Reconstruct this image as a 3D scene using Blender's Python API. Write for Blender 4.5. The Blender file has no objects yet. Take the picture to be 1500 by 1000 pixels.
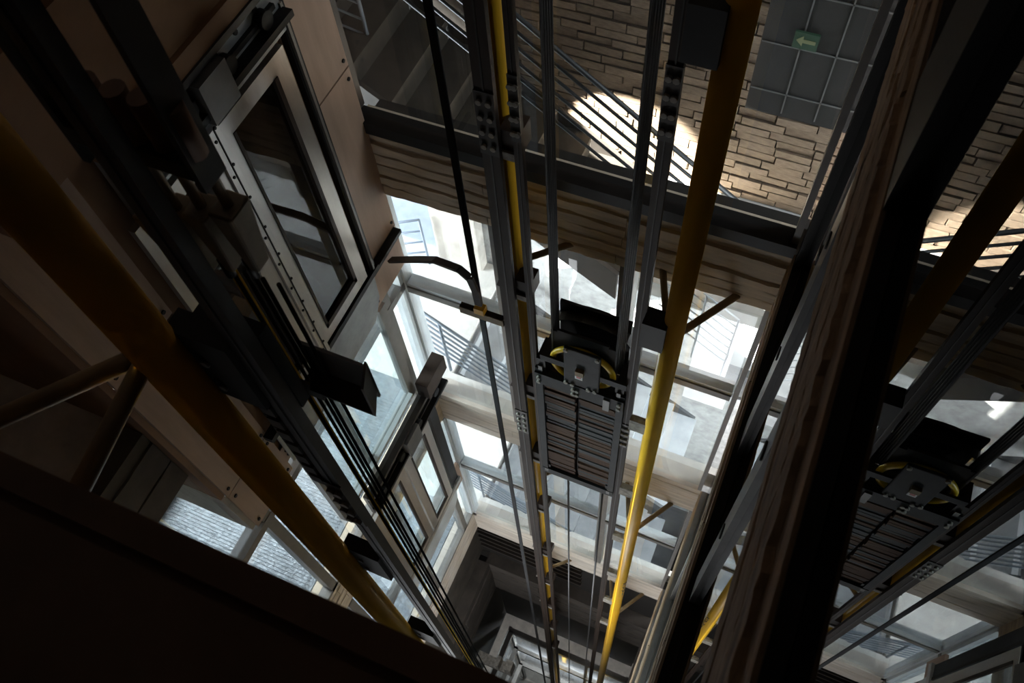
import bpy, bmesh, math, random
from mathutils import Vector, Matrix
random.seed(7)
S = 3.0            # plan unit in metres (camera to far wall)
H = 27.0           # height of the camera above the pit floor
C = bpy.context.scene.collection
sc = bpy.context.scene

def P(x, y, z):
    return Vector((x*S, y*S, z*S + H))

# ------------------------------------------------------------------ camera
cam = bpy.data.cameras.new('camera')
co = bpy.data.objects.new('camera', cam); C.objects.link(co)
cx = Vector((0.91647, 0.39570, -0.05924))
cy = Vector((-0.31712, 0.80865, 0.49550))
cz = Vector((0.24397, -0.43532, 0.86659))
m = Matrix((cx, cy, cz)).transposed().to_4x4()
m.translation = P(0, 0, 0)
co.matrix_world = m
cam.sensor_width = 36.0
cam.lens = 29.74
cam.clip_start = 0.02
cam.clip_end = 300
cam.dof.use_dof = True
cam.dof.focus_distance = 5.2
cam.dof.aperture_fstop = 7.0
sc.camera = co

# ------------------------------------------------------------------ view, world, sun, big lights
sc.view_settings.view_transform = 'Standard'
sc.view_settings.look = 'None'
sc.view_settings.gamma = 1.0
sc.view_settings.exposure = 0.0
sc.view_settings.use_curve_mapping = False

w = bpy.data.worlds.new('sky'); sc.world = w; w.use_nodes = True
nt = w.node_tree; nt.nodes.clear()
sky = nt.nodes.new('ShaderNodeTexSky'); sky.sky_type = 'NISHITA'
sky.sun_disc = False; sky.sun_elevation = math.radians(35); sky.sun_rotation = math.radians(250)
bg = nt.nodes.new('ShaderNodeBackground'); bg.inputs['Strength'].default_value = 0.8
ow = nt.nodes.new('ShaderNodeOutputWorld')
nt.links.new(sky.outputs[0], bg.inputs[0]); nt.links.new(bg.outputs[0], ow.inputs[0])

SUN_D = Vector((-0.75, 0.35, -0.50)).normalized()
def sun(name, strength):
    l = bpy.data.lights.new(name, 'SUN'); l.energy = strength; l.angle = math.radians(0.6); l.color = (1, 0.95, 0.86)
    o = bpy.data.objects.new(name, l); C.objects.link(o)
    o.rotation_euler = SUN_D.to_track_quat('-Z', 'Y').to_euler(); o.location = P(-6, -2, 2)
sun('sun', 120.0)

def area(name, pos, direction, sx, sy, power, col=(0.94, 0.97, 1.0)):
    l = bpy.data.lights.new(name, 'AREA'); l.shape = 'RECTANGLE'; l.size = sx; l.size_y = sy; l.energy = power; l.color = col
    o = bpy.data.objects.new(name, l); C.objects.link(o)
    o.location = pos; o.rotation_euler = Vector(direction).to_track_quat('-Z', 'Z').to_euler()
# area lights added as daylight fill; the walls have no openings there
area('daylight_fill_left', P(-2.32, 0.72, -2.05), (1, 0.60, -0.10), 2.6, 2.4, 1350)
area('daylight_fill_left_low', P(-2.32, 0.72, -3.2), (1, 0.60, 0.05), 2.6, 1.8, 800)
area('daylight_fill_right', P(0.95, 1.30, -2.5), (-1, 0.12, -0.1), 1.2, 2.6, 650)
area('daylight_fill_right_high', P(0.95, 1.30, -0.5), (-1, -0.15, -0.35), 1.2, 1.6, 120)
area('fill_front', P(-0.5, -0.40, -3.9), (0, 1, 0.25), 4.0, 3.6, 270)  # added fill for the faces towards the camera
area('pit_fill', P(-0.4, 1.28, -7.2), (0, -1, -0.3), 2.2, 1.0, 250)  # added light that brightens the pit glass, no real lamp

# ------------------------------------------------------------------ materials
def mat(name, col, rough=0.6, metal=0.0, var=0.0, scale=6.0, bump=0.0, stretch=(1, 1, 1), spec=0.5, col2=None):
    mt = bpy.data.materials.new(name); mt.use_nodes = True
    n = mt.node_tree.nodes; L = mt.node_tree.links
    b = n['Principled BSDF']
    b.inputs['Base Color'].default_value = (*col, 1)
    b.inputs['Roughness'].default_value = rough
    b.inputs['Metallic'].default_value = metal
    b.inputs['Specular IOR Level'].default_value = spec
    if var > 0 or bump > 0:
        tc = n.new('ShaderNodeTexCoord'); mp = n.new('ShaderNodeMapping'); mp.inputs['Scale'].default_value = stretch
        ns = n.new('ShaderNodeTexNoise'); ns.inputs['Scale'].default_value = scale; ns.inputs['Detail'].default_value = 6
        ns.inputs['Roughness'].default_value = 0.65
        L.new(tc.outputs['Object'], mp.inputs[0]); L.new(mp.outputs[0], ns.inputs['Vector'])
        if var > 0:
            cr = n.new('ShaderNodeValToRGB')
            c2 = col2 if col2 else tuple(max(0, c*(1-var)) for c in col)
            c1 = tuple(min(1, c*(1+0.5*var)) for c in col)
            cr.color_ramp.elements[0].position = 0.32; cr.color_ramp.elements[1].position = 0.68
            cr.color_ramp.elements[0].color = (*c2, 1); cr.color_ramp.elements[1].color = (*c1, 1)
            L.new(ns.outputs['Fac'], cr.inputs[0]); L.new(cr.outputs[0], b.inputs['Base Color'])
        if bump > 0:
            bp = n.new('ShaderNodeBump'); bp.inputs['Strength'].default_value = bump; bp.inputs['Distance'].default_value = 0.02
            L.new(ns.outputs['Fac'], bp.inputs['Height']); L.new(bp.outputs[0], b.inputs['Normal'])
    return mt

def glass(name, tint, ior, haze=0.0, rough=0.0):
    mt = bpy.data.materials.new(name); mt.use_nodes = True
    n = mt.node_tree.nodes; L = mt.node_tree.links
    for x in list(n): n.remove(x)
    out = n.new('ShaderNodeOutputMaterial')
    tr = n.new('ShaderNodeBsdfTransparent'); tr.inputs[0].default_value = (*tint, 1)
    gl = n.new('ShaderNodeBsdfGlossy'); gl.inputs['Roughness'].default_value = rough
    fr = n.new('ShaderNodeFresnel'); fr.inputs['IOR'].default_value = ior
    mx = n.new('ShaderNodeMixShader')
    ge = n.new('ShaderNodeNewGeometry'); iv = n.new('ShaderNodeMath'); iv.operation = 'SUBTRACT'; iv.inputs[0].default_value = 1.0
    mu = n.new('ShaderNodeMath'); mu.operation = 'MULTIPLY'      # the sheet reflects once, on its outer face
    L.new(ge.outputs['Backfacing'], iv.inputs[1]); L.new(fr.outputs[0], mu.inputs[0]); L.new(iv.outputs[0], mu.inputs[1])
    L.new(mu.outputs[0], mx.inputs[0]); L.new(tr.outputs[0], mx.inputs[1]); L.new(gl.outputs[0], mx.inputs[2])
    last = mx
    if haze > 0:
        df = n.new('ShaderNodeBsdfTranslucent'); df.inputs[0].default_value = (0.85, 0.92, 1, 1)
        d2 = n.new('ShaderNodeBsdfDiffuse'); d2.inputs[0].default_value = (0.85, 0.92, 1, 1)
        ad = n.new('ShaderNodeMixShader'); L.new(df.outputs[0], ad.inputs[1]); L.new(d2.outputs[0], ad.inputs[2])
        tc = n.new('ShaderNodeTexCoord'); ns = n.new('ShaderNodeTexNoise'); ns.inputs['Scale'].default_value = 2.2; ns.inputs['Detail'].default_value = 8
        mr = n.new('ShaderNodeMapRange'); mr.inputs[1].default_value = 0.3; mr.inputs[2].default_value = 0.75
        mr.inputs[3].default_value = haze*0.35; mr.inputs[4].default_value = haze*1.6
        L.new(tc.outputs['Object'], ns.inputs['Vector']); L.new(ns.outputs['Fac'], mr.inputs[0])
        m2 = n.new('ShaderNodeMixShader'); L.new(mr.outputs[0], m2.inputs[0])
        L.new(mx.outputs[0], m2.inputs[1]); L.new(ad.outputs[0], m2.inputs[2]); last = m2
    L.new(last.outputs[0], out.inputs[0])
    return mt

M = {}
M['board'] = mat('board_formed_concrete', (0.66, 0.55, 0.42), 0.85, var=0.25, scale=3.0, bump=0.5, stretch=(0.6, 0.6, 7))
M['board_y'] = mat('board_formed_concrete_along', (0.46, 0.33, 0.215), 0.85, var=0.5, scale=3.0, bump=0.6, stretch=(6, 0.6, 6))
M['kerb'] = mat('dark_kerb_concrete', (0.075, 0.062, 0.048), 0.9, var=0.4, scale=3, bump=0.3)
M['dark_board'] = mat('darkened_concrete', (0.075, 0.062, 0.052), 0.85, var=0.4, scale=2.5, bump=0.4, stretch=(1, 1, 4))  # concrete coloured dark to stand for the unlit pit and shell
M['board_pale'] = mat('pale_cast_concrete', (0.62, 0.56, 0.49), 0.85, var=0.28, scale=3.0, bump=0.3, stretch=(0.5, 0.5, 5))
M['conc'] = mat('smooth_concrete', (0.48, 0.44, 0.39), 0.8, var=0.25, scale=4, bump=0.2)
M['plaster'] = mat('white_plaster', (0.56, 0.555, 0.54), 0.9, var=0.3, scale=9, bump=0.4)
M['slab'] = mat('pale_stone_floor', (0.74, 0.72, 0.68), 0.7, var=0.18, scale=5, bump=0.1)
M['brick'] = mat('tan_brick', (0.27, 0.19, 0.13), 0.9, var=0.5, scale=5, bump=0.4, stretch=(1, 1, 3))
M['mortar'] = mat('brick_mortar', (0.17, 0.13, 0.10), 0.95, var=0.3, scale=12, bump=0.3)
M['steel'] = mat('grey_painted_steel', (0.16, 0.155, 0.15), 0.5, 0.3, var=0.25, scale=4)
M['dark_steel'] = mat('dark_rail_steel', (0.045, 0.037, 0.032), 0.5, 0.2, var=0.3, scale=5)
M['rust_steel'] = mat('brown_rail_steel', (0.046, 0.031, 0.024), 0.6, 0.0, var=0.35, scale=5, stretch=(1, 1, .3), spec=0.25)
M['black'] = mat('black_painted_steel', (0.010, 0.009, 0.009), 0.55, 0.0, var=0.3, scale=5, spec=0.3)
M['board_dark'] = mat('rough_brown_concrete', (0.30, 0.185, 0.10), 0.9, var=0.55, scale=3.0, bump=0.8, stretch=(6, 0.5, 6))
M['blue_steel'] = mat('blue_grey_steel', (0.026, 0.028, 0.031), 0.6, 0.0, var=0.3, scale=8, spec=0.25)
M['mullion'] = mat('window_frame_grey', (0.20, 0.185, 0.17), 0.5, 0.2, var=0.2, scale=5)
M['frame_white'] = mat('pale_window_frame', (0.62, 0.66, 0.68), 0.45, 0.1, var=0.1, scale=4)
M['alu'] = mat('brushed_aluminium', (0.50, 0.47, 0.44), 0.38, 0.65, var=0.2, scale=6, stretch=(1, 1, .2))
M['zinc'] = mat('galvanised_sheet', (0.34, 0.36, 0.37), 0.45, 0.5, var=0.25, scale=5)
M['ply'] = mat('pinkish_plywood_panel', (0.44, 0.30, 0.22), 0.65, var=0.16, scale=2.5, stretch=(1, 4, .5))
M['ply_dark'] = mat('brown_stained_panel', (0.26, 0.135, 0.06), 0.65, var=0.2, scale=2.5)
M['yellow'] = mat('yellow_gloss_paint', (0.88, 0.49, 0.030), 0.33, 0.0, var=0.08, scale=2, spec=0.5)
M['yellow_rim'] = mat('bright_yellow_rim', (0.95, 0.62, 0.01), 0.4)
M['brace'] = mat('dusty_yellow_brown_paint', (0.27, 0.19, 0.095), 0.6, var=0.25, scale=6)
M['rope'] = mat('steel_rope', (0.022, 0.020, 0.019), 0.6, 0.0, spec=0.25)
M['cable'] = mat('dark_flat_cable', (0.022, 0.023, 0.026), 0.6, spec=0.3)
M['cable_grey'] = mat('bright_wire_rope', (0.16, 0.16, 0.165), 0.4, 0.6)
M['socket'] = mat('tan_cast_socket', (0.29, 0.23, 0.15), 0.55, 0.2, var=0.3, scale=8)
M['rustplate'] = mat('rusty_weight_plate', (0.115, 0.058, 0.034), 0.8, 0.0, var=0.45, scale=10)
M['greyplate'] = mat('grey_weight_plate', (0.06, 0.062, 0.066), 0.7, 0.0, var=0.4, scale=10)
M['clip'] = mat('pale_splattered_clamp', (0.42, 0.39, 0.34), 0.7, var=0.5, scale=20)
M['rail_paint'] = mat('blue_grey_railing', (0.20, 0.24, 0.29), 0.5, 0.2)
M['rail_dark'] = mat('dark_railing', (0.045, 0.048, 0.052), 0.5, 0.2)
M['rail_pale'] = mat('pale_railing', (0.55, 0.58, 0.62), 0.45, 0.2)
M['tread'] = mat('grey_stone_tread', (0.38, 0.40, 0.42), 0.6, var=0.2, scale=6)
M['tile'] = mat('ribbed_blue_grey_floor', (0.20, 0.23, 0.265), 0.35, 0.1, var=0.4, scale=16, bump=0.8)
M['parapet'] = mat('dark_brown_parapet', (0.22, 0.12, 0.07), 0.7, var=0.2, scale=4)
M['redlabel'] = mat('red_print', (0.7, 0.25, 0.25), 0.6)
M['white'] = mat('white_paper', (0.85, 0.85, 0.86), 0.6)
M['green'] = mat('green_sign_face', (0.02, 0.06, 0.03), 0.5)
M['signmark'] = mat('sign_arrow_print', (0.20, 0.21, 0.10), 0.5)
M['hole'] = mat('dark_hole', (0.015, 0.012, 0.01), 0.8)
M['glass'] = glass('clear_glass', (0.93, 0.97, 0.98), 1.5, 0.05)
M['glass_up'] = glass('clear_upper_glass', (0.9, 0.94, 0.95), 1.5, 0.01)
M['glass_green'] = glass('greenish_glass', (0.88, 0.93, 0.93), 1.5, 0.03)
M['glass_door'] = glass('dark_door_glass', (0.55, 0.55, 0.55), 1.75)
M['glass_mirror'] = glass('tinted_reflecting_glass', (0.05, 0.055, 0.06), 2.6)

# ------------------------------------------------------------------ mesh helper
BASE = {}
class MB:
    def __init__(s): s.v = []; s.f = []; s.sm = []
    def _add(s, vs, fs, smooth=False):
        o = len(s.v); s.v += [Vector(v) for v in vs]
        for f in fs: s.f.append([i+o for i in f]); s.sm.append(smooth)
        return s
    def hexa(s, p):     # 8 world points: bottom 4, top 4
        return s._add(p, [(3, 2, 1, 0), (4, 5, 6, 7), (0, 1, 5, 4), (1, 2, 6, 5), (2, 3, 7, 6), (3, 0, 4, 7)])
    def box(s, x, y, z):      # ranges in plan units
        (a, b), (c, d), (e, f) = x, y, z
        return s.hexa([P(a, c, e), P(b, c, e), P(b, d, e), P(a, d, e), P(a, c, f), P(b, c, f), P(b, d, f), P(a, d, f)])
    def bar(s, p, q, wd, ht, up=(0, 0, 1)):   # world points, rectangular section in metres
        p = Vector(p); q = Vector(q); d = (q-p).normalized(); u = Vector(up)
        if abs(d.dot(u)) > .98: u = Vector((0, 1, 0))
        r = d.cross(u).normalized()*wd/2; u2 = r.cross(d).normalized()*ht/2
        return s.hexa([p-r-u2, p+r-u2, q+r-u2, q-r-u2, p-r+u2, p+r+u2, q+r+u2, q-r+u2])
    def tube(s, p, q, r, n=16, r2=None, cap=True):
        p = Vector(p); q = Vector(q); d = (q-p).normalized(); u = Vector((0, 0, 1)) if abs(d.z) < .9 else Vector((0, 1, 0))
        a = d.cross(u).normalized(); b = a.cross(d); r2 = r if r2 is None else r2
        vs = []
        for i in range(n):
            t = 2*math.pi*i/n; e = a*math.cos(t)+b*math.sin(t); vs += [p+e*r, q+e*r2]
        fs = [(2*i, 2*i+1, (2*i+3) % (2*n), (2*i+2) % (2*n)) for i in range(n)]
        s._add(vs, fs, True)
        if cap:
            o = len(s.v)-2*n
            s.f.append([o+2*i for i in range(n)]); s.sm.append(False)
            s.f.append([o+2*i+1 for i in reversed(range(n))]); s.sm.append(False)
        return s
    def path(s, pts, r, n=8):
        for a, b in zip(pts, pts[1:]): s.tube(a, b, r, n)
        return s
    def ring(s, c, axis, R, r, n=32, k=8):    # torus
        c = Vector(c); ax = Vector(axis).normalized(); u = Vector((0, 0, 1)) if abs(ax.z) < .9 else Vector((1, 0, 0))
        a = ax.cross(u).normalized(); b = ax.cross(a)
        vs = []; fs = []
        for i in range(n):
            t = 2*math.pi*i/n; e = a*math.cos(t)+b*math.sin(t)
            for j in range(k):
                g = 2*math.pi*j/k; vs.append(c+e*(R+r*math.cos(g))+ax*r*math.sin(g))
        for i in range(n):
            for j in range(k):
                fs.append((i*k+j, ((i+1) % n)*k+j, ((i+1) % n)*k+(j+1) % k, i*k+(j+1) % k))
        return s._add(vs, fs, True)
    def prism(s, pts, off):                   # polygon (world points) extruded by a world vector
        n = len(pts); off = Vector(off); a = [Vector(p) for p in pts]; b = [p+off for p in a]
        fs = [list(range(n))[::-1], list(range(n, 2*n))]+[(i, (i+1) % n, n+(i+1) % n, n+i) for i in range(n)]
        return s._add(a+b, fs)
    def build(s, name, material, parent=None, bevel=0.0):
        base = BASE[parent.name] if parent is not None and parent.name in BASE else None
        if parent is None:
            b = Vector((sum(v.x for v in s.v)/len(s.v), sum(v.y for v in s.v)/len(s.v), min(v.z for v in s.v)))
        else:
            b = base
        me = bpy.data.meshes.new(name); me.from_pydata([v-b for v in s.v], [], s.f)
        for p, k in zip(me.polygons, s.sm): p.use_smooth = k
        bm = bmesh.new(); bm.from_mesh(me); bmesh.ops.recalc_face_normals(bm, faces=bm.faces); bm.to_mesh(me); bm.free()
        me.materials.append(material)
        o = bpy.data.objects.new(name, me); C.objects.link(o)
        if parent is not None: o.parent = parent
        else: o.location = b
        BASE[o.name] = b
        if bevel:
            md = o.modifiers.new('bevel', 'BEVEL'); md.width = bevel; md.segments = 2; md.limit_method = 'ANGLE'
        return o

def thing(name, pos, label, cat, group=None):
    o = bpy.data.objects.new(name, None); C.objects.link(o); o.location = pos; o.empty_display_size = .1
    BASE[o.name] = Vector(pos); o['label'] = label; o['category'] = cat
    if group: o['group'] = group
    return o
def tag(o, label, cat, group=None):
    o['label'] = label; o['category'] = cat
    if group: o['group'] = group
    return o
def struct(name, pos=None, mb=None, material=None):
    if mb is not None: o = mb.build(name, material)
    else:
        o = bpy.data.objects.new(name, None); C.objects.link(o); o.location = pos; BASE[o.name] = Vector(pos)
    o['kind'] = 'structure'
    return o
def B(x, y, z): return MB().box(x, y, z)
def piece(name, mesh, parent, pos, scale=(1, 1, 1), rot=None):
    """a small piece sharing mesh data; pos = world centre"""
    o = bpy.data.objects.new(name, mesh); C.objects.link(o); o.parent = parent
    o.location = Vector(pos)-BASE[parent.name]; o.scale = scale
    if rot: o.rotation_euler = rot
    return o
def unit_box(name, material, ch=0.0):
    bm = bmesh.new(); bmesh.ops.create_cube(bm, size=1.0)
    me = bpy.data.meshes.new(name); bm.to_mesh(me); bm.free(); me.materials.append(material); return me
def unit_bolt(name, material, r=0.012, h=0.012):
    mb = MB(); mb.tube((0, 0, -h/2), (0, 0, h/2), r, 8)
    me = bpy.data.meshes.new(name); me.from_pydata(mb.v, [], mb.f); me.materials.append(material); return me

XL, XR = -0.875, 0.0446       # inner faces of the shaft
XM = 0.064                   # glass of the right wall
LV = [-1.285, -2.54, -3.795]  # spandrel tops, which are also floor levels

# ------------------------------------------------------------------ concrete spandrels with board marks
def rough_strip(name, a0, a1, z0, z1, axis, face, sign, material, parent, wob=0.004, segs=26, depth=0.012):
    """one cast board strip, with worn uneven edges; axis 0 runs along X on a Y face, axis 1 along Y on an X face"""
    vs = []; fs = []
    n = segs+1; eb = 0; et = 0
    for i in range(n):
        t = a0+(a1-a0)*i/segs
        eb = 0.6*eb+random.uniform(-wob, wob)*.7; et = 0.6*et+random.uniform(-wob, wob)*.7
        d0 = depth*(.85+.3*random.random()); d1 = depth*(.85+.3*random.random())
        for (z, d) in ((z0+eb, 0), (z0+eb+.003, d0), (z1+et-.003, d1), (z1+et, 0)):
            if axis == 0: vs.append(P(t, face-sign*d, z))
            else: vs.append(P(face-sign*d, t, z))
    for i in range(segs):
        for k in range(3):
            fs.append((4*i+k, 4*i+k+1, 4*i+k+5, 4*i+k+4))
    mb = MB()._add(vs, fs)
    mb.f.append([3, 2, 1, 0]); mb.sm.append(False); o = 4*segs; mb.f.append([o, o+1, o+2, o+3]); mb.sm.append(False)
    return mb.build(name, material, parent)

def spandrel(parent, axis, a0, a1, z0, z1, face, sign, thick, material, rows=5, cols=3, wob=0.003, segs=14, depth=.006):
    lo, hi = (face, face+sign*thick) if sign > 0 else (face+sign*thick, face)
    bk = B((a0, a1), (lo, hi), (z0, z1)) if axis == 0 else B((lo, hi), (a0, a1), (z0, z1))
    bm_ = bk.build('concrete_beam', material, parent)
    cap = (z1-z0)*.16      # smooth screed band at the top
    h = (z1-cap-z0)/rows
    for r in range(rows):
        cuts = [a0]+sorted(a0+(a1-a0)*((c+1)/cols+random.uniform(-.12, .12)/cols) for c in range(cols-1))+[a1]
        for c in range(cols):
            rough_strip('board', cuts[c]+.001, cuts[c+1]-.001, z0+h*r+.0004, z0+h*(r+1)-.0007, axis, face, sign, material, bm_, wob, segs, depth*random.uniform(.5, 1.3))
    return bm_

wf = struct('wall_far', P(-0.42, 1.03, LV[2]-.24))
for i, zt in enumerate(LV):
    spandrel(wf, 0, XL, XR, zt-.198-(.02 if i == 2 else 0), zt, 1.0, 1, .065, M['board'] if i == 0 else M['board_pale'], rows=5 if i == 0 else 3, wob=.004 if i == 0 else .001, depth=.006 if i == 0 else .002)
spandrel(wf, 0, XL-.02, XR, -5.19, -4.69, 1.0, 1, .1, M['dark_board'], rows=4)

wl = struct('wall_left', P(XL, .5, LV[2]-.24))
for i, zt in enumerate(LV):
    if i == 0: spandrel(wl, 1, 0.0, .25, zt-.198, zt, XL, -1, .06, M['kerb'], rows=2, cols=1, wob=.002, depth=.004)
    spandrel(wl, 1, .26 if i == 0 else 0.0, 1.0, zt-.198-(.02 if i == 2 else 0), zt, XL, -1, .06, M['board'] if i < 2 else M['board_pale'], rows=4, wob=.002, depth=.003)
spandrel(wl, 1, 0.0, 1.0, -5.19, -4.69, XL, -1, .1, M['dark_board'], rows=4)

wr = struct('wall_right', P(.06, .5, LV[2]-.24))
for i, zt in enumerate(LV):
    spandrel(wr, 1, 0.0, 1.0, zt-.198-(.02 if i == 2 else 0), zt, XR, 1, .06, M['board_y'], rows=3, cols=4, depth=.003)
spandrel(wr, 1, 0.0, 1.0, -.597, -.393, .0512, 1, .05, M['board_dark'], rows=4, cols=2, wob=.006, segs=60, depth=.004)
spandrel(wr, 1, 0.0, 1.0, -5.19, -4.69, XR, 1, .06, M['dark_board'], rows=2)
# grey concrete pilaster strips on the right wall between levels
for z0, z1 in ((-2.342, -1.50), ):
    pass
B((.10, .16), (-.5, 1.06), (-9, 1)).build('sun_block', M['black'], wr)  # added dark sheet behind the glass, keeps the sun out
# steel ledges on the spandrels
for z in (-.393, -1.285, -2.54, -3.795):
    B((XR+.004 if z < -1 else .054, XM-.0005), (.0, 1.0), (z-.004, z+.003)).build('steel_ledge', M['black'] if z > -2 else M['mullion'], wr)

wn = struct('wall_near', P(-.4, 0, -.6))
B((-1.6, XR), (-.25, .036), (-.62, -.352)).build('concrete_beam', M['parapet'], wn)
B((-1.6, XR), (-.25, .0165), (-.352, -.340)).build('coping', M['parapet'], wn)
B((-1.6, XR), (.0215, .034), (-.352, -.345)).build('kerb_strip', M['parapet'], wn)

# ------------------------------------------------------------------ far windows
PX = [XL, -.571, -.262, XR]   # bay lines
def window(name, z0, z1, ztr, gl, fr, yg=1.012, posts=True):
    wd = struct(name, P(-.42, yg, z0))
    if posts:
        for x in PX[1:3]:
            B((x-.016, x+.016), (1.0, 1.045), (z0, z1)).build('mullion', fr, wd)
    B((XL, XL+.012), (1.0, 1.04), (z0, z1)).build('mullion', M['frame_white'] if posts else fr, wd)
    B((XR-.012, XR), (1.0, 1.04), (z0, z1)).build('mullion', M['mullion'], wd)
    zs = [z0, z1]
    if ztr is not None:
        for a, b in zip(PX, PX[1:]):
            B((a+.016, b-.016), (.995, 1.035), (ztr-.016, ztr+.008)).build('transom', fr, wd)
            B((a+.016, b-.016), (1.0, 1.035), (ztr+.008, ztr+.020)).build('glazing_bead', M['frame_white'], wd)
        zs = [z0, ztr, z1]
    for a, b in zip(PX, PX[1:]):
        for c, d in zip(zs, zs[1:]):
            B((a+.01, b-.01), (yg, yg+.004), (c+.006, d-.006)).build('pane', gl, wd)
    return wd
w1 = window('window_1', LV[0]+.03, -.42, None, M['glass_up'], M['dark_steel'], posts=False)
B((XL, XR), (.99, 1.035), (LV[0], LV[0]+.03)).build('sill_rail', M['black'], w1)
window('window_2', LV[1], LV[0]-.2, -1.887, M['glass'], M['mullion'])
window('window_3', LV[2], LV[1]-.2, -3.18, M['glass'], M['mullion'])

# left glazing
w4 = struct('window_4', P(XL, .5, LV[1]))
for (z0, z1, zt) in ((LV[1], LV[0]-.2, -1.885), (LV[2], LV[1]-.2, -3.2)):
    for (a, b) in ((.0, .30), (.30, .62), (.62, .915), (.915, 1.0)):
        for c, d in ((z0, zt), (zt, z1)):
            B((XL-.012, XL-.008), (a+.012, b-.012), (c+.01, d-.01)).build('pane', M['glass_green'], w4)
        B((XL-.03, XL+.004), (b-.014, b+.014), (z0, z1)).build('mullion', M['mullion'] if b < .95 else M['frame_white'], w4)
    B((XL-.03, XL+.006), (0, 1.0), (zt-.014, zt+.014)).build('transom', M['mullion'], w4)
    B((XL-.03, XL+.004), (0, 1.0), (z0, z0+.016)).build('sill', M['mullion'], w4)

# right glazing (reflecting)
w5 = struct('window_5', P(XM, .5, LV[0]))
ycuts = [.0, .365, .60, 1.0]
for (z0, z1) in ((-.393, .9), (LV[0], -.597), (LV[1], LV[0]-.2), (LV[2], LV[1]-.2)):
    B((XM, XM+.004), (.0, 1.0), (z0, z1)).build('pane', M['glass_mirror'], w5)
for (a, b, z0, z1) in ((.354, .46, -.393, .9),):
    B((.052, XM+.006), (a, b), (z0, z1)).build('post', M['black'], w5)
for (a, b) in ((.585, .645), (.335, .375)):
    B((.056, XM+.006), (a, b), (LV[0], -.60)).build('post', M['steel'], w5)
    for z in (-.75, -1.0):
        MB().tube(P(.054, (a+b)/2, z), P(.057, (a+b)/2, z), .03, 12).build('bolt', M['hole'], w5)
B((.05, .0675), (.97, 1.0), (LV[0], -.1)).build('post', M['black'], w5)
for z in (-1.9, -3.2):
    B((.058, XM+.006), (0, 1.0), (z-.012, z+.012)).build('transom', M['mullion'], w5)
for a in (.33, .66):
    for (z0, z1) in ((LV[1], LV[0]-.2), (LV[2], LV[1]-.2)):
        B((.058, XM+.006), (a-.012, a+.012), (z0, z1)).build('mullion', M['mullion'], w5)

# ------------------------------------------------------------------ stair hall behind the glass
YB = 1.55
wb = struct('wall_back', P(-.8, YB, -4))
def wall_quads(parent, name, material, xs, zs, holes):
    for a, b in zip(xs, xs[1:]):
        for c, d in zip(zs, zs[1:]):
            if (a, c) in holes: continue
            B((a, b), (YB+.008, YB+.08), (c, d)).build(name, material, parent)
wall_quads(wb, 'plaster_panel', M['plaster'], [-2.4, -1.62, -1.09, 1.1], [-4.3, -2.85, -2.16], {(-1.62, -2.85)})
B((-2.4, 1.1), (YB+.008, YB+.08), (-2.16, 1.0)).build('brick_backing', M['mortar'], wb)
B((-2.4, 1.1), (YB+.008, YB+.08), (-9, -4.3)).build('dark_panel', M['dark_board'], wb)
bu = unit_box('brick', M['brick'])
rw = 0
z = -1.22
while z > -2.10 and rw < 26:
    x = -.83+(rw % 3)*.037
    k = 0
    while x < .24 and k < 11:
        L_ = .098+random.uniform(-.012, .012)
        piece('brick', bu, wb, P(x+L_/2, YB+.004+random.uniform(-.003, .003), z), ((L_-.003)*S, .03*S, .0225*S*random.uniform(.85, 1.1)), (random.uniform(-.08, .08), random.uniform(-.012, .012), random.uniform(-.03, .03)))
        x += L_; k += 1
    z -= .0262; rw += 1
fill = MB()
for r in range(60):
    zz = -1.22-r*.0262 if r >= 26 and r < 34 else (-1.22+.0262*(r+1) if r < 26 else -1.22+.0262*(r-7))
    if zz < -2.12: continue
    x = -2.3+(r % 3)*.03
    while x < 1.0:
        L_ = .1+random.uniform(-.012, .012)
        if zz > -1.21 or zz < -1.91 :
            fill.box((x, x+L_-.006), (YB-.006, YB+.01), (zz-.0098, zz+.0098))
        x += L_
fo = fill.build('brick_courses', M['brick'], wb); fo['kind'] = 'stuff'

struct('floor_3', None, B((-5, 2), (1.64, 5), (-3.0, -2.95)), M['slab'])
ws = struct('wall_side', P(-2.45, .7, -4))
def side(y, z, nm='plaster_panel', mt=None): B((-2.5, -2.42), y, z).build(nm, mt or M['plaster'], ws)
side((-.5, 1.63), (-9, -3.5)); 
side((-.5, 1.63), (-3.5, 1.0))
we = struct('wall_end', P(1.05, 1.3, -4))
B((1.02, 1.1), (1.0, 1.63), (-9, 1)).build('plaster_panel', M['plaster'], we)
ARC_X, ARC_Z, ARC_R = .665, -1.08, .26       # unseen arched opening placed for the sun patch, and a lower one
for (a, b, c, d) in ((.16, .38, -9, 1), (.93, 1.02, -9, 1), (.38, .93, -.80, 1), (.38, .93, -1.50, -1.30), (.38, .93, -9, -2.0), (.38, ARC_X-ARC_R, -1.30, -.80), (ARC_X+ARC_R, .93, -1.30, -.80)):
    B((a, b), (1.02, 1.06), (c, d)).build('plaster_panel', M['plaster'], we)
n = 16
mb = MB()
for i in range(n):
    a, b = math.pi*i/n, math.pi*(i+1)/n
    x0, z0_, x1, z1_ = ARC_X-ARC_R*math.cos(a), ARC_Z+ARC_R*math.sin(a), ARC_X-ARC_R*math.cos(b), ARC_Z+ARC_R*math.sin(b)
    mb.prism([P(x0, 1.02, z0_), P(x1, 1.02, z1_), P(x1, 1.02, -.80), P(x0, 1.02, -.80)], Vector((0, .04*S, 0)))
mb.build('arch_head', M['plaster'], we)
wfn = struct('wall_front', P(-1.7, -.5, -4))
B((-2.5, -1.6), (-.5, -.44), (-9, 1)).build('plaster_panel', M['dark_board'], wfn)
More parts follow.
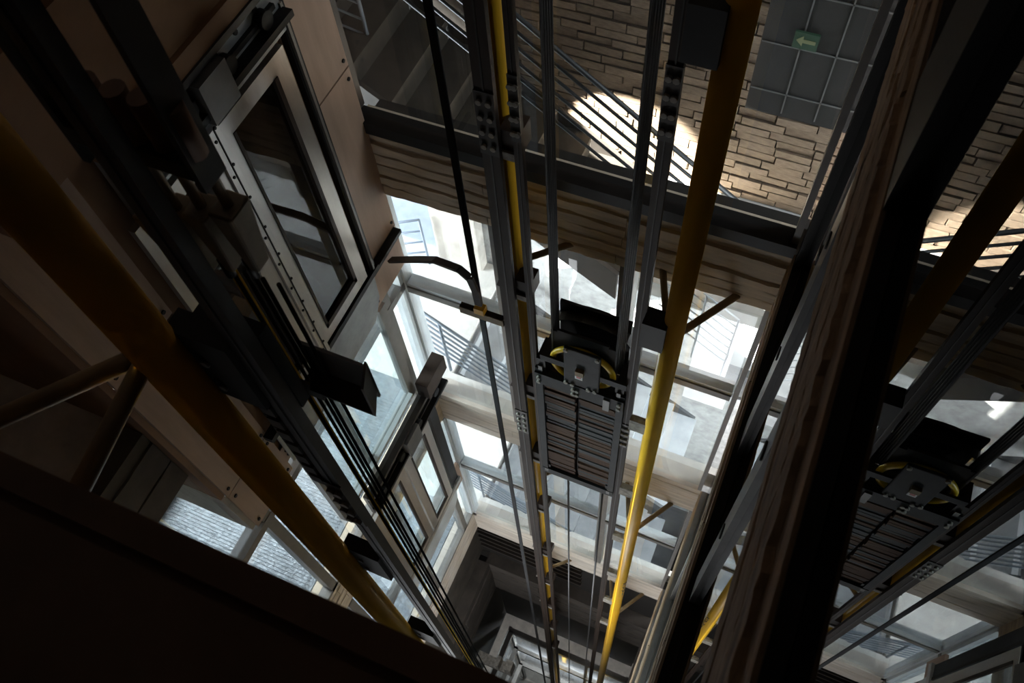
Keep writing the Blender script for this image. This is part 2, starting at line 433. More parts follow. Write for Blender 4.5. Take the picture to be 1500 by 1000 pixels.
B((-1.6, .3), (-.5, -.44), (-9, 1)).build('dark_panel', M['black'], wfn)
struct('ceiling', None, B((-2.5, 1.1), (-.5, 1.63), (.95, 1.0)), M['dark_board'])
struct('floor', None, B((-2.5, 1.1), (-.5, 1.63), (-9.05, -9.0)), M['conc'])

# landings
f2 = struct('floor_2', P(-1.6, .7, LV[1]-.1))
for i, zt in enumerate(LV):
    B((-2.42, -.94 if i else -.88), (-.44, 1.0) if i else (-.44, .25), (zt-.12, zt-.004)).build('slab', M['tile'] if i else M['conc'], f2)
    B((-2.42, -.86 if i else -1.13), (1.0 if i else 1.15, YB), (zt-.12, zt-.003)).build('slab', M['slab'] if i else M['kerb'], f2)  # top landing darkened in colour for the unlit upper bay
    B((-.86, XR+.1), (1.066, 1.09), (zt-.11, zt-.002)).build('slab_edge', M['slab'] if i else M['hole'], f2)  # top edge coloured dark in place of shade
# ribs of the blue landing floor
rb = MB()
for k in range(90):
    y = -.02+k*.0105
    rb.box((-1.56, -.96), (y, y+.004), (LV[1]-.004, LV[1]-.001))
ro = rb.build('floor_rib', M['tile'], f2); ro['kind'] = 'stuff'
B((-2.0, -1.56), (-.3, 1.0), (-2.6, -2.46)).build('concrete_kerb', M['kerb'], f2)

# pillar on the landing
p = B((-1.11, -.93), (1.505, 1.55), (LV[1], -1.62)).build('concrete_pillar', M['conc'], None, .02)
tag(p, 'square grey concrete pillar standing on the pale landing left of the middle glass bays', 'pillar')

# flights of stairs
def flight(label, x0, z0, n, run, rise, y0, y1, mt, strm):
    t = thing('stair_flight', P(x0+n*run/2, (y0+y1)/2, z0-n*rise), label, 'stairs', 'stair flights behind the shaft')
    for i in range(n):
        B((x0+i*run, x0+(i+1)*run+.008), (y0, y1), (z0-(i+1)*rise-.018, z0-(i+1)*rise)).build('tread', mt, t)
        B((x0+i*run-.003, x0+i*run+.004), (y0+.004, y1-.004), (z0-(i+1)*rise-.018, z0-i*rise-.018)).build('riser', mt, t)
    for y in (y0-.012, y1):
        a, b = P(x0, y, z0-.06), P(x0+n*run, y, z0-n*rise-.06)
        mb = MB().prism([a-Vector((0, 0, .17)), b-Vector((0, 0, .17)), b+Vector((0, 0, .17)), a+Vector((0, 0, .17))], Vector((0, .012*S, 0)))
        mb.build('stringer', strm, t)
    return t
RUN, RISE = .098, .0655
flight('grey stair flight running down to the right behind the uppermost glass bay', -1.12, LV[0], 8, RUN, RISE, 1.20, 1.50, M['kerb'], M['dark_steel'])  # treads darkened in colour, since the upper bay is unlit
flight('grey stair flight running down to the right behind the middle glass bays', -.84, LV[1], 8, RUN, RISE, 1.10, 1.48, M['tread'], M['blue_steel'])
flight('grey stair flight running down to the right behind the lowest lit glass bays', -.84, LV[2], 8, RUN, RISE, 1.10, 1.48, M['tread'], M['blue_steel'])
B((-.335, .06), (1.20, YB), (-1.87, -1.81)).build('slab', M['slab'], f2)
def flight_y(label, x0, x1, y0, z0, n, run, rise):
    t = thing('stair_flight', P((x0+x1)/2, y0-n*run/2, z0-n*rise), label, 'stairs', 'stair flights behind the shaft')
    for i in range(n):
        B((x0, x1), (y0-(i+1)*run-.006, y0-i*run), (z0-(i+1)*rise-.018, z0-(i+1)*rise)).build('tread', M['tread'], t)
        B((x0, x1), (y0-i*run-.004, y0-i*run+.002), (z0-(i+1)*rise-.018, z0-i*rise-.018)).build('riser', M['tread'], t)
    return t
flight_y('short grey stair flight coming forward at the right end of the second glass bay', .0, .34, 1.50, -1.83, 6, .062, .045)

def railing(label, x0, x1, y, ztop, slope, n, gap, mt, posts, rad=.011, toprad=.016, group='stair railings behind the glass'):
    t = thing('stair_railing', P((x0+x1)/2, y, ztop+slope*(x1-x0)-n*gap), label, 'railing', group)
    for i in range(n):
        MB().tube(P(x0, y, ztop-i*gap), P(x1, y, ztop-i*gap+slope*(x1-x0)), toprad if i == 0 else rad, 8).build('rail' if i else 'handrail', mt, t)
    for x in posts:
        zz = ztop+slope*(x-x0)
        MB().tube(P(x, y, zz), P(x, y, zz-n*gap-.06), toprad, 8).build('post', mt, t)
    return t
railing('dark stair railing crossing the sunlit patch behind the top glass', -.92, -.02, 1.22, -.87, -.70, 6, .040, M['rail_dark'], (-.53, -.1))
railing('blue grey railing sloping down across the left half of the middle glass bay', -1.0, -.30, 1.09, -2.12, -.66, 7, .036, M['rail_paint'], (-.86, -.4))
railing('pale railing sloping down behind the yellow pole in the second bay', -.22, -.013, 1.2, -1.715, -.68, 7, .037, M['rail_pale'], (-.013, -.105), .007, .009)
railing('blue grey railing low behind the third row of glass', -1.0, -.25, 1.09, -3.42, -.66, 7, .036, M['rail_paint'], (-.86, -.4))
railing('pale blue railing in front of the bright opening at left', -1.40, -1.13, 1.47, -2.45, .62, 8, .062, M['rail_paint'], (-1.13,), .010, .013)
t = thing('stair_railing', P(-.98, 1.15, LV[0]), 'dim railing turning the landing corner at the top left of the far glass', 'railing', 'stair railings behind the glass')
for i in range(6):
    MB().path([P(-1.35, 1.32, -1.13-i*.045+.06), P(-1.03, 1.32, -1.13-i*.045)], .009, 8).build('rail', M['rail_paint'], t)
MB().tube(P(-1.03, 1.32, -1.10), P(-1.03, 1.32, -1.42), .014, 8).build('post', M['rail_paint'], t)

# dark block added for the reflections, and exit sign, at the upper right glass
t = thing('reflection_block', P(-.05, 1.42, -1.36), 'dark seamed block standing in for reflections in the upper right glass', 'reflection')
B((-.145, .075), (1.40, 1.50), (-1.36, -.7)).build('casing', M['hole'], t)
for k in range(5):
    B((-.143, .073), (1.398, 1.40), (-1.30+k*.12, -1.297+k*.12)).build('seam', M['steel'], t)
for x in (-.07, 0.0):
    B((x, x+.003), (1.398, 1.40), (-1.35, -.7)).build('seam', M['steel'], t)
t = thing('arrow_sign', P(-.06, 1.39, -1.17), 'small green sign with a pale arrow pointing left on the dark block', 'sign')
B((-.085, -.038), (1.392, 1.398), (-1.172, -1.135)).build('plate', M['green'], t)
MB().prism([P(-.080, 1.391, -1.153), P(-.067, 1.391, -1.141), P(-.067, 1.391, -1.149), P(-.043, 1.391, -1.149), P(-.043, 1.391, -1.157), P(-.067, 1.391, -1.157), P(-.067, 1.391, -1.165)], Vector((0, .003, 0))).build('arrow', M['signmark'], t)

# ------------------------------------------------------------------ door surround on the left wall
XD = -.84
bolt_u = unit_bolt('screw', M['hole'], .012, .01)
def screw(parent, y, z, x=XD): piece('screw', bolt_u, parent, P(x+.0012, y, z), (1, 1, 1), (0, math.pi/2, 0))
cab = thing('door_surround', P(XD-.02, .63, -1.75), 'pinkish plywood clad door surround on the upper left wall', 'panelling')
pan = [(.851, .997, -1.109, -.62), (.851, .997, -1.597, -1.113), (.842, .997, -1.752, -1.60),
       (.262, .41, -1.114, -.62), (.262, .41, -1.597, -1.118), (.262, .41, -1.79, -1.60), (.41, .842, -1.752, -1.692)]
for (a, b, c, d) in pan:
    q = B((XD-.008, XD), (a, b), (c, d)).build('panel', M['ply'], cab)
    for yy in (a+.012, b-.012):
        for zz in (c+.02, d-.02):
            screw(q, yy, zz)
B((-1.55, XD-.008), (.25, .262), (-1.595, -.3)).build('return_panel', M['ply_dark'], cab)
B((-1.55, XD-.008), (.25, .262), (-1.79, -1.60)).build('return_panel', M['conc'], cab)
B((XD-.03, XD-.009), (.27, .995), (-1.74, -.5)).build('carcass', M['ply_dark'], cab)
B((XD-.008, XD+.014), (.852, .872), (-1.597, -.86)).build('jamb_channel', M['black'], cab)
B((XD-.006, XD+.020), (.856, .862), (-1.597, -.86)).build('jamb_channel', M['mullion'], cab)
B((XD, XD+.02), (.852, .99), (-1.612, -1.60)).build('sill_slot', M['black'], cab)
ap = MB().prism([P(XD+.003, .42, -1.612), P(XD+.003, .866, -1.612), P(XD+.003, .858, -1.712), P(XD+.003, .82, -1.765), P(XD+.003, .42, -1.765)], Vector((.012, 0, 0)))
q = ap.build('toe_guard', M['zinc'], cab)
B((XD, XD+.022), (.40, .875), (-1.606, -1.590)).build('sill', M['black'], cab)

def leaf(dr, y0, y1, z0, z1, st, gl, x=XD+.006, st2=.034, sl=None):
    sl = st if sl is None else sl
    lf = B((x, x+.012), (y0, y0+sl), (z0, z1))
    lf.box((x, x+.012), (y1-st, y1), (z0, z1)); lf.box((x, x+.012), (y0+sl, y1-st), (z0, z0+st2)); lf.box((x, x+.012), (y0+sl, y1-st), (z1-st2, z1))
    o = lf.build('leaf', M['alu'], dr)
    B((x+.003, x+.006), (y0+sl, y1-st), (z0+st2, z1-st2)).build('glass', gl, o)
    bd = B((x+.006, x+.014), (y0+sl, y0+sl+.006), (z0+st2, z1-st2)); bd.box((x+.006, x+.014), (y1-st-.010, y1-st), (z0+st2, z1-st2)); bd.box((x+.006, x+.014), (y0+sl, y1-st), (z0+st2, z0+st2+.014))
    bd.build('glazing_bead', M['rust_steel'], o)
    return o
def header(dr, y0, y1, z0, z1, x=XD+.004, tone='zinc'):
    h = B((x, x+.012), (y0, y1), (z0, z1)).build('header_plate', M[tone], dr)
    B((x+.012, x+.03), (y0, y1), (z1-.012, z1)).build('track', M['dark_steel'], h)
    B((x+.012, x+.034), (y0, y1), (z0+.03, z0+.042)).build('track', M['black'], h)
    B((x+.012, x+.02), (y0+.02, y1-.02), (z0+.055, z0+.064)).build('belt', M['black'], h)
    for k in range(4):
        yy = y0+(y1-y0)*(.12+.25*k)
        MB().tube(P(x+.012, yy, z0+.06), P(x+.028, yy, z0+.06), .045, 14).build('roller', M['blue_steel'], h)
    for k in range(7):
        yy = y0+(y1-y0)*(.08+.13*k)
        piece('screw', bolt_u, h, P(x+.0135, yy, z1-.03), (1.2, 1.2, 1.2), (0, math.pi/2, 0))
    B((x+.012, x+.04), (y0+(y1-y0)*.42, y0+(y1-y0)*.58), (z0+.02, z1-.018)).build('lock_box', M['steel'], h)
    return h
d1 = struct('door_1', P(XD, .63, -1.6))
leaf(d1, .641, .832, -1.583, -.921, .036, M['glass_door'], sl=.022)
leaf(d1, .43, .615, -1.583, -.921, .036, M['glass_door'])
jm = B((XD+.006, XD+.024), (.616, .640), (-1.60, -.91)).build('jamb', M['alu'], d1)
B((XD+.023, XD+.0255), (.6268, .6292), (-1.60, -.91)).build('groove', M['hole'], jm)
for k in range(9):
    piece('screw', bolt_u, jm, P(XD+.0245, .6215, -1.57+k*.08), (.7, .7, 1), (0, math.pi/2, 0))
    piece('screw', bolt_u, jm, P(XD+.0245, .6315, -1.55+k*.08), (.7, .7, 1), (0, math.pi/2, 0))
header(d1, .45, .86, -.91, -.80)
B((XD-.002, XD+.03), (.45, .99), (-.80, -.77)).build('header_trim', M['ply_dark'], d1)
B((XD-.02, XD+.02), (.3, .86), (-.77, -.60)).build('header_trim', M['ply_dark'], d1)

d2 = struct('door_2', P(XD, .7, -3.2))
leaf(d2, .70, .862, -3.10, -2.435, .034, M['glass'])
leaf(d2, .50, .692, -3.10, -2.435, .034, M['glass'])
header(d2, .52, .985, -2.405, -2.275, XD+.006, 'steel')
B((XD+.01, XD+.05), (.87, .985), (-2.275, -2.20)).build('motor_cover', M['rust_steel'], d2)
B((XD-.01, XD+.01), (.872, .925), (-3.13, -2.41)).build('jamb', M['blue_steel'], d2)
B((XD+.01, XD+.013), (.872, .882), (-3.13, -2.41)).build('groove', M['hole'], d2)
B((XD-.006, XD+.02), (.50, .93), (-3.13, -3.10)).build('sill', M['alu'], d2)
MB().prism([P(XD+.004, .46, -3.13), P(XD+.004, .90, -3.13), P(XD+.004, .89, -3.24), P(XD+.004, .85, -3.29), P(XD+.004, .46, -3.29)], Vector((.012, 0, 0))).build('toe_guard', M['frame_white'], d2)
B((XD-.012, XD), (.90, .96), (-3.22, -3.05)).build('panel', M['ply'], d2)
# landing glass frame between the doors
d3 = struct('window_6', P(XD, .7, -2.3))
for (a, b, c, d) in ((.845, .875, -2.27, -1.77), (.44, .46, -2.27, -1.77), (.46, .845, -2.27, -2.235)):
    B((XD-.02, XD), (a, b), (c, d)).build('frame', M['mullion'], d3)
B((XD-.002, XD+.012), (.46, .845), (-2.235, -2.22)).build('glazing_bead', M['frame_white'], d3)
B((XD-.012, XD-.008), (.46, .845), (-2.235, -1.77)).build('pane', M['glass_green'], d3)

# ------------------------------------------------------------------ counterweight side (far side of the shaft)
k = .86/.76
YC = .86
def vtube(name, x, y, r, z0, z1, mt, parent=None, n=24):
    return MB().tube(P(x, y, z0), P(x, y, z1), r*S, n).build(name, mt, parent)
TOP, BOT = .85, -8.95
# right yellow pole
pr = thing('support_pole', P(-.120, YC, BOT), 'bright yellow round pole on the right of the counterweight', 'pole')
vtube('pipe', -.120, YC, .0215, BOT, TOP, M['yellow'], pr, 40)
for z in (-.71, -1.437, -1.90, -2.37, -2.83, -3.3, -3.75, -4.2):
    b_ = (B((-.178, -.130), (YC-.03, YC+.012), (z-.05, z+.038)) if z > -1.6 else B((-.178, -.134), (YC-.012, YC+.006), (z-.035, z+.02))).build('bracket', M['black'] if z > -1.6 else M['clip'], pr)
for z in (-.15, -1.462, -2.734, -4.0):
    MB().tube(P(-.118, YC, z), P(-.029, 1.0, z), .018*S/2.2, 12).build('brace', M['brace'], pr)
for z in (-1.455, -2.70, -4.0):
    MB().tube(P(-.135, YC+.01, z), P(-.187, 1.0, z), .018*S/2.4, 12).build('brace', M['brace'], pr)
for i_, kind in enumerate('XVVI'):
    z_ = -3.36-i_*.055
    mb = MB()
    st_ = {'X': ((-1, -1, 1, 1), (-1, 1, 1, -1)), 'V': ((-1, 1, 0, -1), (0, -1, 1, 1)), 'I': ((0, -1, 0, 1),)}[kind]
    for (a, b, c, d) in st_:
        mb.bar(P(-.1023+a*.004, YC-.0129+a*.0053, z_+b*.017), P(-.1023+c*.004, YC-.0129+c*.0053, z_+d*.017), .012, .008, (.8, -.6, 0))
    mb.build('stencil_mark', M['brace'], pr)
# left yellow pole, half hidden between two rails
pl = thing('support_pole', P(-.480, .92, BOT), 'yellow pole half hidden between the two dark rails left of the counterweight', 'pole')
vtube('pipe', -.480, .92, .0215, BOT, TOP, M['yellow'], pl, 32)
CZ = [-.62, -1.05, -1.49, -1.97, -2.42, -2.90, -3.47, -3.95, -4.45, -5.0, -5.6]
for z in CZ:
    B((-.466, -.428), (.872, .915), (z-.022, z+.028)).build('clamp', M['rust_steel'], pl)
    B((-.462, -.430), (.866, .875), (z-.036, z-.018)).build('clamp_foot', M['clip'], pl)
for z in (-1.46, -2.73, -3.924):
    MB().tube(P(-.462, .93, z), P(-.386, 1.0, z), .0075*S, 12).build('brace', M['brace'], pl)
for z in (-1.49, -1.97, -2.42, -2.90, -3.47, -3.95, -4.45):
    MB().prism([P(-.515, .88, z-.03), P(-.492, .88, z+.05), P(-.492, .88, z-.035)], Vector((0, .14, 0))).build('gusset', M['rust_steel'] if z > -2.6 else M['clip'], pl)
def rail(label, x0, x1, y, mt=M['rust_steel'], plates=(), dk=1.0):
    t = thing('guide_rail', P((x0+x1)/2, y, BOT), label, 'rail', 'lift guide rails')
    xm = (x0+x1)/2; wd = (x1-x0)
    B((x0, x1), (y-.004, y+.004), (BOT, TOP)).build('flange', mt, t)
    B((xm-wd*.16, xm+wd*.16), (y+.004, y+.004+.03*dk), (BOT, TOP)).build('web', mt, t)
    B((x0, x0+wd*.12), (y+.004, y+.004+.012*dk), (BOT, TOP)).build('lip', mt, t)
    B((xm-wd*.05, xm+wd*.05), (y-.0055, y-.004), (BOT, TOP)).build('ridge', M['dark_steel'], t)
    B((x1-wd*.12, x1), (y+.004, y+.004+.012*dk), (BOT, TOP)).build('lip', mt, t)
    for z in plates:
        q = B((x0-.001, x1+.001), (y-.0065, y-.004), (z-.07, z+.07)).build('fishplate', M['dark_steel'], t)
        for j in range(4):
            for xx in (x0+wd*.25, x1-wd*.25):
                piece('bolt', nut_u, q, P(xx, y-.008, z-.05+j*.033), (1, 1, 1), (math.pi/2, 0, 0))
    return t
nut_u = unit_bolt('bolt', M['clip'], .016, .02)
rail('broad brown guide rail left of the yellow striped gap', -.494, -.461, .86, M['rust_steel'], (-1.0, -2.15), .3)
rail('narrow brown guide rail touching the left side of the counterweight', -.434, -.419, .86, M['rust_steel'], (-.95,), .3)
rail('brown guide rail along the right side of the counterweight beside the yellow pole', -.199, -.177, .86, M['rust_steel'], (-.86, -2.0), .3)
# channel stub and strap fixed to the broad rail
t = thing('channel_stub', P(-.55, .84, -1.66), 'short brown steel channel sticking out left from the broad guide rail', 'bracket')
B((-.602, -.494), (.850, .852), (-1.638, -1.614)).build('web', M['brace'], t)
B((-.602, -.494), (.852, .864), (-1.640, -1.635)).build('flange', M['rust_steel'], t)
B((-.602, -.494), (.852, .864), (-1.617, -1.612)).build('flange', M['rust_steel'], t)
t = thing('bent_strap', P(-.64, .86, -1.63), 'bent brown flat strap reaching from the plywood surround to the channel stub', 'bracket')
pts = [(-.832, .935, -1.66), (-.72, .90, -1.555), (-.66, .88, -1.50), (-.585, .855, -1.462), (-.560, .85, -1.475), (-.551, .85, -1.52), (-.549, .85, -1.575)]
for a, b in zip(pts, pts[1:]):
    MB().bar(P(*a), P(*b), .05, .022).build('strap', M['rust_steel'], t)
B((-.562, -.538), (.845, .864), (-1.611, -1.590)).build('yellow_foot', M['yellow'], t)

# counterweight
cw = thing('counterweight', P(-.31, .895, -2.47), 'steel framed counterweight with two stacks of plates and a yellow rimmed pulley', 'counterweight')
Y0, Y1 = .845, .945
for (a, b) in ((-.420, -.402), (-.214, -.196)):
    B((a, b), (Y0, Y1), (-2.405, -1.77)).build('stile', M['blue_steel'], cw)
B((-.420, -.196), (Y0-.006, Y0+.012), (-1.836, -1.784)).build('crosshead', M['blue_steel'], cw)
B((-.420, -.196), (Y1-.012, Y1+.006), (-1.836, -1.784)).build('crosshead', M['blue_steel'], cw)
B((-.420, -.196), (Y0, Y1), (-2.445, -2.41)).build('foot_beam', M['blue_steel'], cw)
B((-.3165, -.3105), (Y0+.02, Y1-.004), (-2.41, -1.836)).build('gap_strip', M['hole'], cw)  # dark strip stands in for the shaded gap between the stacks
for sx in ((-.4175, -.395), (-.222, -.2005)):
    for z in (-1.785, -2.44):
        q = B(sx, (.85, .91), (z, z+.055)).build('guide_shoe', M['black'], cw)
        B((sx[0]+.006, sx[1]-.006), (.844, .85), (z+.01, z+.03)).build('liner', M['steel'], q)
pr_me = [unit_box('weight_plate', M['rustplate']), unit_box('weight_plate', M['greyplate'])]
N = 42
for (a, b) in ((-.400, -.319), (-.308, -.216)):
    for i in range(N):
        z = -2.409+(i+.5)*(.552/N)
        g = 1 if (random.random() < .3 or 24 < i < 29) else 0
        j = random.uniform(-.003, .003)
        piece('weight_plate', pr_me[g], cw, P((a+b)/2+j*.5, (Y0+Y1)/2+j+.002, z), ((b-a)*S, (Y1-Y0-.012)*S, .552/N*S*.985), (0, random.uniform(-.005, .005), random.uniform(-.012, .012)))
# pulley
wx, wz, wy = -.306, -1.722, .885
pu = thing('pulley', P(wx, wy, wz-.08), 'yellow rimmed pulley wheel on top of the counterweight', 'pulley')
MB().ring(P(wx, wy-.024, wz), (0, 1, 0), .0735*S, .0075*S, 48, 8).build('rim', M['yellow_rim'], pu)
MB().tube(P(wx, wy-.010, wz), P(wx, wy+.022, wz), .069*S, 40).build('sheave', M['black'], pu)
MB().tube(P(wx, wy-.03, wz), P(wx, wy-.01, wz), .018*S, 20).build('hub', M['dark_steel'], pu)
hood = MB()
n = 12
arc = [(wx+.095*math.cos(math.pi*(1-i/n)), wz+.025+.075*math.sin(math.pi*(1-i/n))**.6) for i in range(n+1)]
for (a, b), (c, d) in zip(arc, arc[1:]):
    hood.hexa([P(a, wy+.03, b), P(c, wy+.03, d), P(c, wy+.075, d), P(a, wy+.075, b), P(a, wy+.03, b+.004), P(c, wy+.03, d+.004), P(c, wy+.075, d+.004), P(a, wy+.075, b+.004)])
hood.build('rope_guard', M['black'], cw)
B((-.392, -.222), (wy+.055, wy+.062), (-1.80, -1.60)).build('back_guard', M['black'], cw)
B((-.386, -.234), (wy-.016, wy-.012), (-1.70, -1.612)).build('front_guard', M['hole'], cw)
B((-.37, -.25), (wy-.017, wy-.011), (-1.63, -1.603)).build('front_guard', M['hole'], cw)
cp = B((-.346, -.258), (wy-.044, wy-.036), (-1.785, -1.618)).build('cover_plate', M['blue_steel'], cw, .01)
B((-.314, -.294), (wy-.054, wy-.044), (-1.714, -1.694)).build('latch', M['brace'], cp)
st = B((-.317, -.2985), (wy-.0455, wy-.044), (-1.745, -1.718)).build('label', M['white'], cp)
B((-.313, -.3025), (wy-.0465, wy-.0455), (-1.738, -1.725)).build('label_print', M['redlabel'], cp)
for (a, b) in ((-.339, -1.625), (-.265, -1.625), (-.339, -1.778), (-.323, -1.78), (-.283, -1.78), (-.267, -1.778)):
    piece('bolt', nut_u, cp, P(a, wy-.046, b), (1, 1, 1), (math.pi/2, 0, 0))
B((-.405, -.346), (wy-.040, wy-.034), (-1.722, -1.698)).build('axle_arm', M['blue_steel'], cw)
B((-.258, -.195), (wy-.040, wy-.034), (-1.732, -1.708)).build('axle_arm', M['blue_steel'], cw)
for (x, z) in ((-.32, -1.80), (-.31, -1.80), (-.32, -1.822), (-.31, -1.822), (-.408, -1.80), (-.408, -1.82), (-.206, -1.82), (-.206, -1.80)):
    piece('bolt', nut_u, cw, P(x, Y0-.009, z), (1, 1, 1), (math.pi/2, 0, 0))
B((-.244, -.228), (Y0-.012, Y0-.006), (-1.845, -1.79)).build('clip_plate', M['steel'], cw)

# ropes over the pulley: one run up each side
def rope(x, y, z0, z1, r, label, group, mt=M['rope']):
    o = MB().tube(P(x, y, z0), P(x, y, z1), r, 8).build('hoist_rope', mt)
    return tag(o, label, 'rope', group)
for i in range(5):
    yy = wy-.018+i*.009
    od = ['nearest', 'second', 'middle', 'fourth', 'farthest'][i]
    rope(wx-.0755, yy, wz, TOP, .0075, 'black steel rope rising left of the counterweight pulley, %s of the row of five' % od, 'left ropes of the counterweight pulley')
    rope(wx+.0755+.0015*i, yy, wz, TOP, .0085, 'black steel rope rising right of the counterweight pulley, %s of the row of five' % od, 'right ropes of the counterweight pulley')
# travelling cable left
t = thing('travelling_cable', P(-.564, .88, BOT), 'flat black ribbed cable hanging left of the brown rails', 'cable')
for i in range(5):
    vtube('strand', -.571+i*.0042, .88-.002*i, .0024, BOT, TOP, M['cable'], t, 8)
# thin ropes under the counterweight
tag(MB().tube(P(-.350, .88, BOT), P(-.350, .88, -2.475), .011, 8).build('compensation_rope', M['cable_grey']), 'thin grey rope hanging under the left half of the counterweight', 'rope')
tag(MB().tube(P(-.236, .88, BOT), P(-.236, .88, -2.475), .012, 8).build('compensation_rope', M['cable_grey']), 'thin grey rope hanging under the right half of the counterweight', 'rope')

# ------------------------------------------------------------------ near left machinery
nl = thing('support_pole', P(-.436, .1815, BOT), 'thick yellow brown pole close to the camera on the left', 'pole')
vtube('pipe', -.436, .1815, .021, BOT, TOP, M['yellow'], nl, 48)
for z in (-.02, -.62, -1.24, -1.80, -2.4):
    q = B((-.432, -.372), (.196, .218), (z-.065, z+.045)).build('bracket', M['black'], nl)
    for yy in (-.045, .0):
        piece('bolt', nut_u, q, P(-.41, .1965, z+yy), (.8, .8, .8), (math.pi/2, 0, 0))
for (q_) in ((-.56, .045), (-.425, .045)):
    MB().tube(P(-.448, .1815, -.60), P(q_[0], q_[1], -.60), .0085*S, 12).build('brace', M['brace'], nl)
    MB().tube(P(-.448, .1815, -.05), P(q_[0], q_[1], -.05), .0085*S, 12).build('brace', M['brace'], nl)
rail('dark guide rail beside the thick pole on the left', -.373, -.352, .207, M['dark_steel'], (-.95,), .3)
B_names = ['leftmost', 'second', 'third', 'fourth', 'fifth', 'rightmost']
RX = [-.397, -.373, -.361, -.352, -.344, -.330]
RY = [.240, .242, .243, .243, .2425, .2425]
for i, (x, y) in enumerate(zip(RX, RY)):
    top = -.52
    o = rope(x, y, BOT, top, .0055, 'dark steel rope, %s of the six running down past the left guide rail' % B_names[i], 'six ropes on the left')
tag(MB().tube(P(-.383, .249, BOT), P(-.383, .249, -.52), .010, 8).build('marked_rope', M['yellow_rim']), 'yellow cable hanging among the dark ropes on the left', 'rope')
SX = [-.408, -.386, -.366, -.344]
for i, x in enumerate(SX):
    t = thing('rope_socket', P(x, .24, -.53), 'tan wedge rope socket, %s of the four in the dark upper left' % ['leftmost', 'second', 'third', 'rightmost'][i], 'rope socket', 'wedge sockets')
    y = .235+.004*i; zz = -.525+.006*i
    mb = MB().hexa([P(x-.004, y-.008, zz), P(x+.004, y-.008, zz), P(x+.004, y+.008, zz), P(x-.004, y+.008, zz),
                    P(x-.010, y-.012, zz+.07), P(x+.010, y-.012, zz+.07), P(x+.010, y+.012, zz+.07), P(x-.010, y+.012, zz+.07)])
    mb.build('body', M['socket'], t, .006)
    MB().tube(P(x, y, zz+.07), P(x, y, zz+.16), .012, 10).build('rod', M['socket'], t)
    MB().tube(P(x-.006, y-.004, zz-.012), P(x-.006, y-.004, zz+.01), .012, 8).build('rope_clip', M['black'], t)
# mounting plate and channel above the sockets
t = thing('hitch_beam', P(-.36, .24, -.42), 'dark steel beam and plate holding the rope sockets at upper left', 'beam')
B((-.345, -.340), (.234, .257), (-.41, TOP)).build('side_channel', M['dark_steel'], t)
B((-.44, -.3455), (.234, .257), (-.40, -.385)).build('hitch_plate', M['black'], t)
B((-.446, -.44), (.234, .257), (-.42, TOP)).build('side_channel', M['black'], t)
for x in SX:
    MB().tube(P(x, .245, -.385), P(x, .245, -.345), .024, 12).build('spring_seat', M['parapet'], t)
# L bracket and buffer plate hanging in front of the landing glass
t = thing('stop_bracket', P(-.31, .24, -.70), 'dark steel arm with an open box at its end left of centre', 'bracket')
B((-.40, -.345), (.2365, .2395), (-.722, -.695)).build('arm', M['dark_steel'], t)
B((-.352, -.282), (.246, .249), (-.685, -.628)).build('back_plate', M['steel'], t)
MB().prism([P(-.282, .233, -.70), P(-.282, .233, -.645), P(-.282, .249, -.622), P(-.282, .249, -.668)], Vector((-.008, 0, 0))).build('end_plate', M['mullion'], t)
MB().hexa([P(-.352, .233, -.70), P(-.284, .233, -.70), P(-.284, .249, -.672), P(-.352, .249, -.672), P(-.352, .233, -.697), P(-.284, .233, -.697), P(-.284, .249, -.669), P(-.352, .249, -.669)]).build('bottom_plate', M['dark_steel'], t)
t = thing('rail_clamp', P(-.383, .20, -.86), 'cluster of dark rail clamps on the left side of the near guide rail', 'clamp')
for i_ in range(7):
    z_ = -.70-i_*.03
    B((-.389, -.374), (.200, .213), (z_-.011, z_+.008)).build('clamp', M['dark_steel'], t)
    B((-.395, -.389), (.203, .209), (z_-.006, z_+.006)).build('nut', M['black'], t)
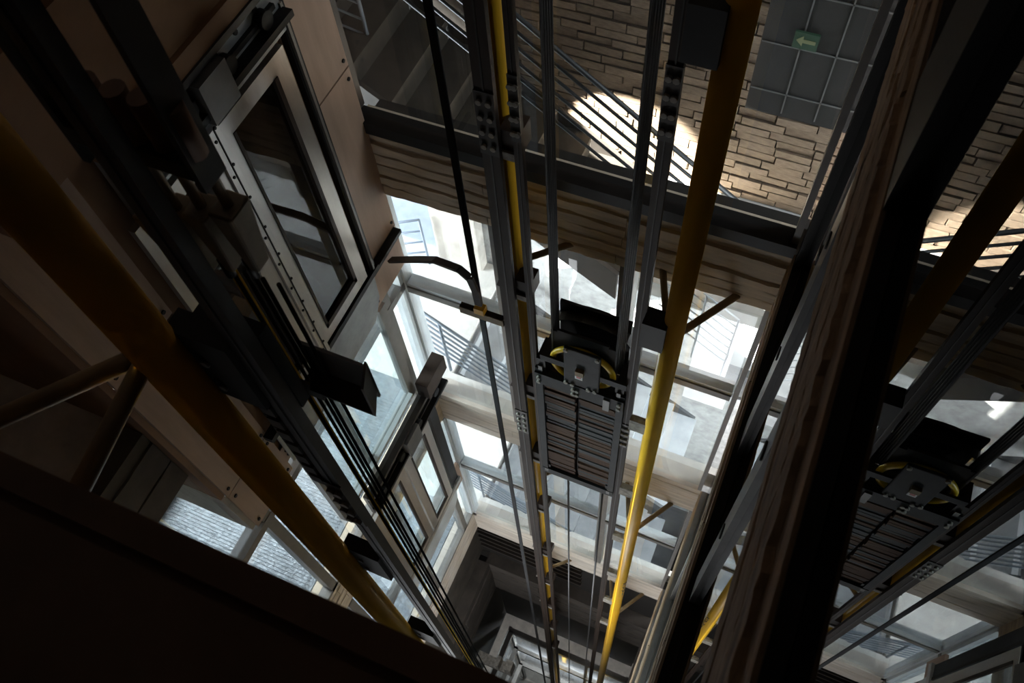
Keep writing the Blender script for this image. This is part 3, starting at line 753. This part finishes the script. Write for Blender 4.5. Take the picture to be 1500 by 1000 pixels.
t = thing('rail_bracket', P(-.40, .215, -.78), 'black bolted bracket clamping the left guide rail to the thick pole', 'bracket')
B((-.425, -.36), (.222, .235), (-.72, -.585)).build('plate', M['black'], t)
B((-.418, -.394), (.235, .26), (-.64, -.61)).build('lug', M['socket'], t)
for yy in (-.70, -.66):
    piece('bolt', nut_u, t, P(-.40, .221, yy), (.8, .8, .8), (math.pi/2, 0, 0))

# ------------------------------------------------------------------ pit
w7 = struct('window_7', P(-.42, 1.0, -8.9))
for z in (-6.54, -7.2, -8.0):
    B((XL, XR), (.985, 1.02), (z-.03, z+.03)).build('transom', M['mullion'], w7)
    B((XL, XL+.035), (0, 1.0), (z-.03, z+.03)).build('transom', M['mullion'], w7)
for x in PX:
    B((x-.012, x+.012), (1.0, 1.03), (-8.95, -6.54)).build('mullion', M['mullion'], w7)
for a, b in zip(PX, PX[1:]):
    B((a+.012, b-.012), (1.01, 1.014), (-8.95, -6.57)).build('pane', M['glass'], w7)
B((XL-.02, XL-.015), (0, 1.0), (-8.95, -6.57)).build('pane', M['glass'], w7)
wp = struct('wall_pit', P(-.4, 1.1, -6.5))
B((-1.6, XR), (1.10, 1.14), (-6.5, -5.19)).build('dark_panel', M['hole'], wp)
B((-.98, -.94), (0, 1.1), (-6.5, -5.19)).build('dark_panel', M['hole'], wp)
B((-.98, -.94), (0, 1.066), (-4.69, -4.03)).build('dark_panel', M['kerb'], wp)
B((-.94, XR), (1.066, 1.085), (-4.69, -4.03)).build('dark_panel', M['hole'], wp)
lv = MB()
for i in range(5):
    MBz = -4.55+i*.075
    lv.box((-.93, -.35), (1.045, 1.066), (MBz, MBz+.02))
lo = lv.build('louvre', M['dark_steel'], wp)
t = thing('floor_bracket', P(-.7, .55, -6.0), 'pale steel bracket with two upright tabs low at the bottom of the shaft', 'bracket')
B((-.86, -.62), (.60, .66), (-5.55, -5.50)).build('arm', M['clip'], t)
B((-.66, -.62), (.60, .66), (-5.50, -5.36)).build('tab', M['clip'], t)
B((-.72, -.70), (.60, .66), (-5.50, -5.36)).build('tab', M['clip'], t)
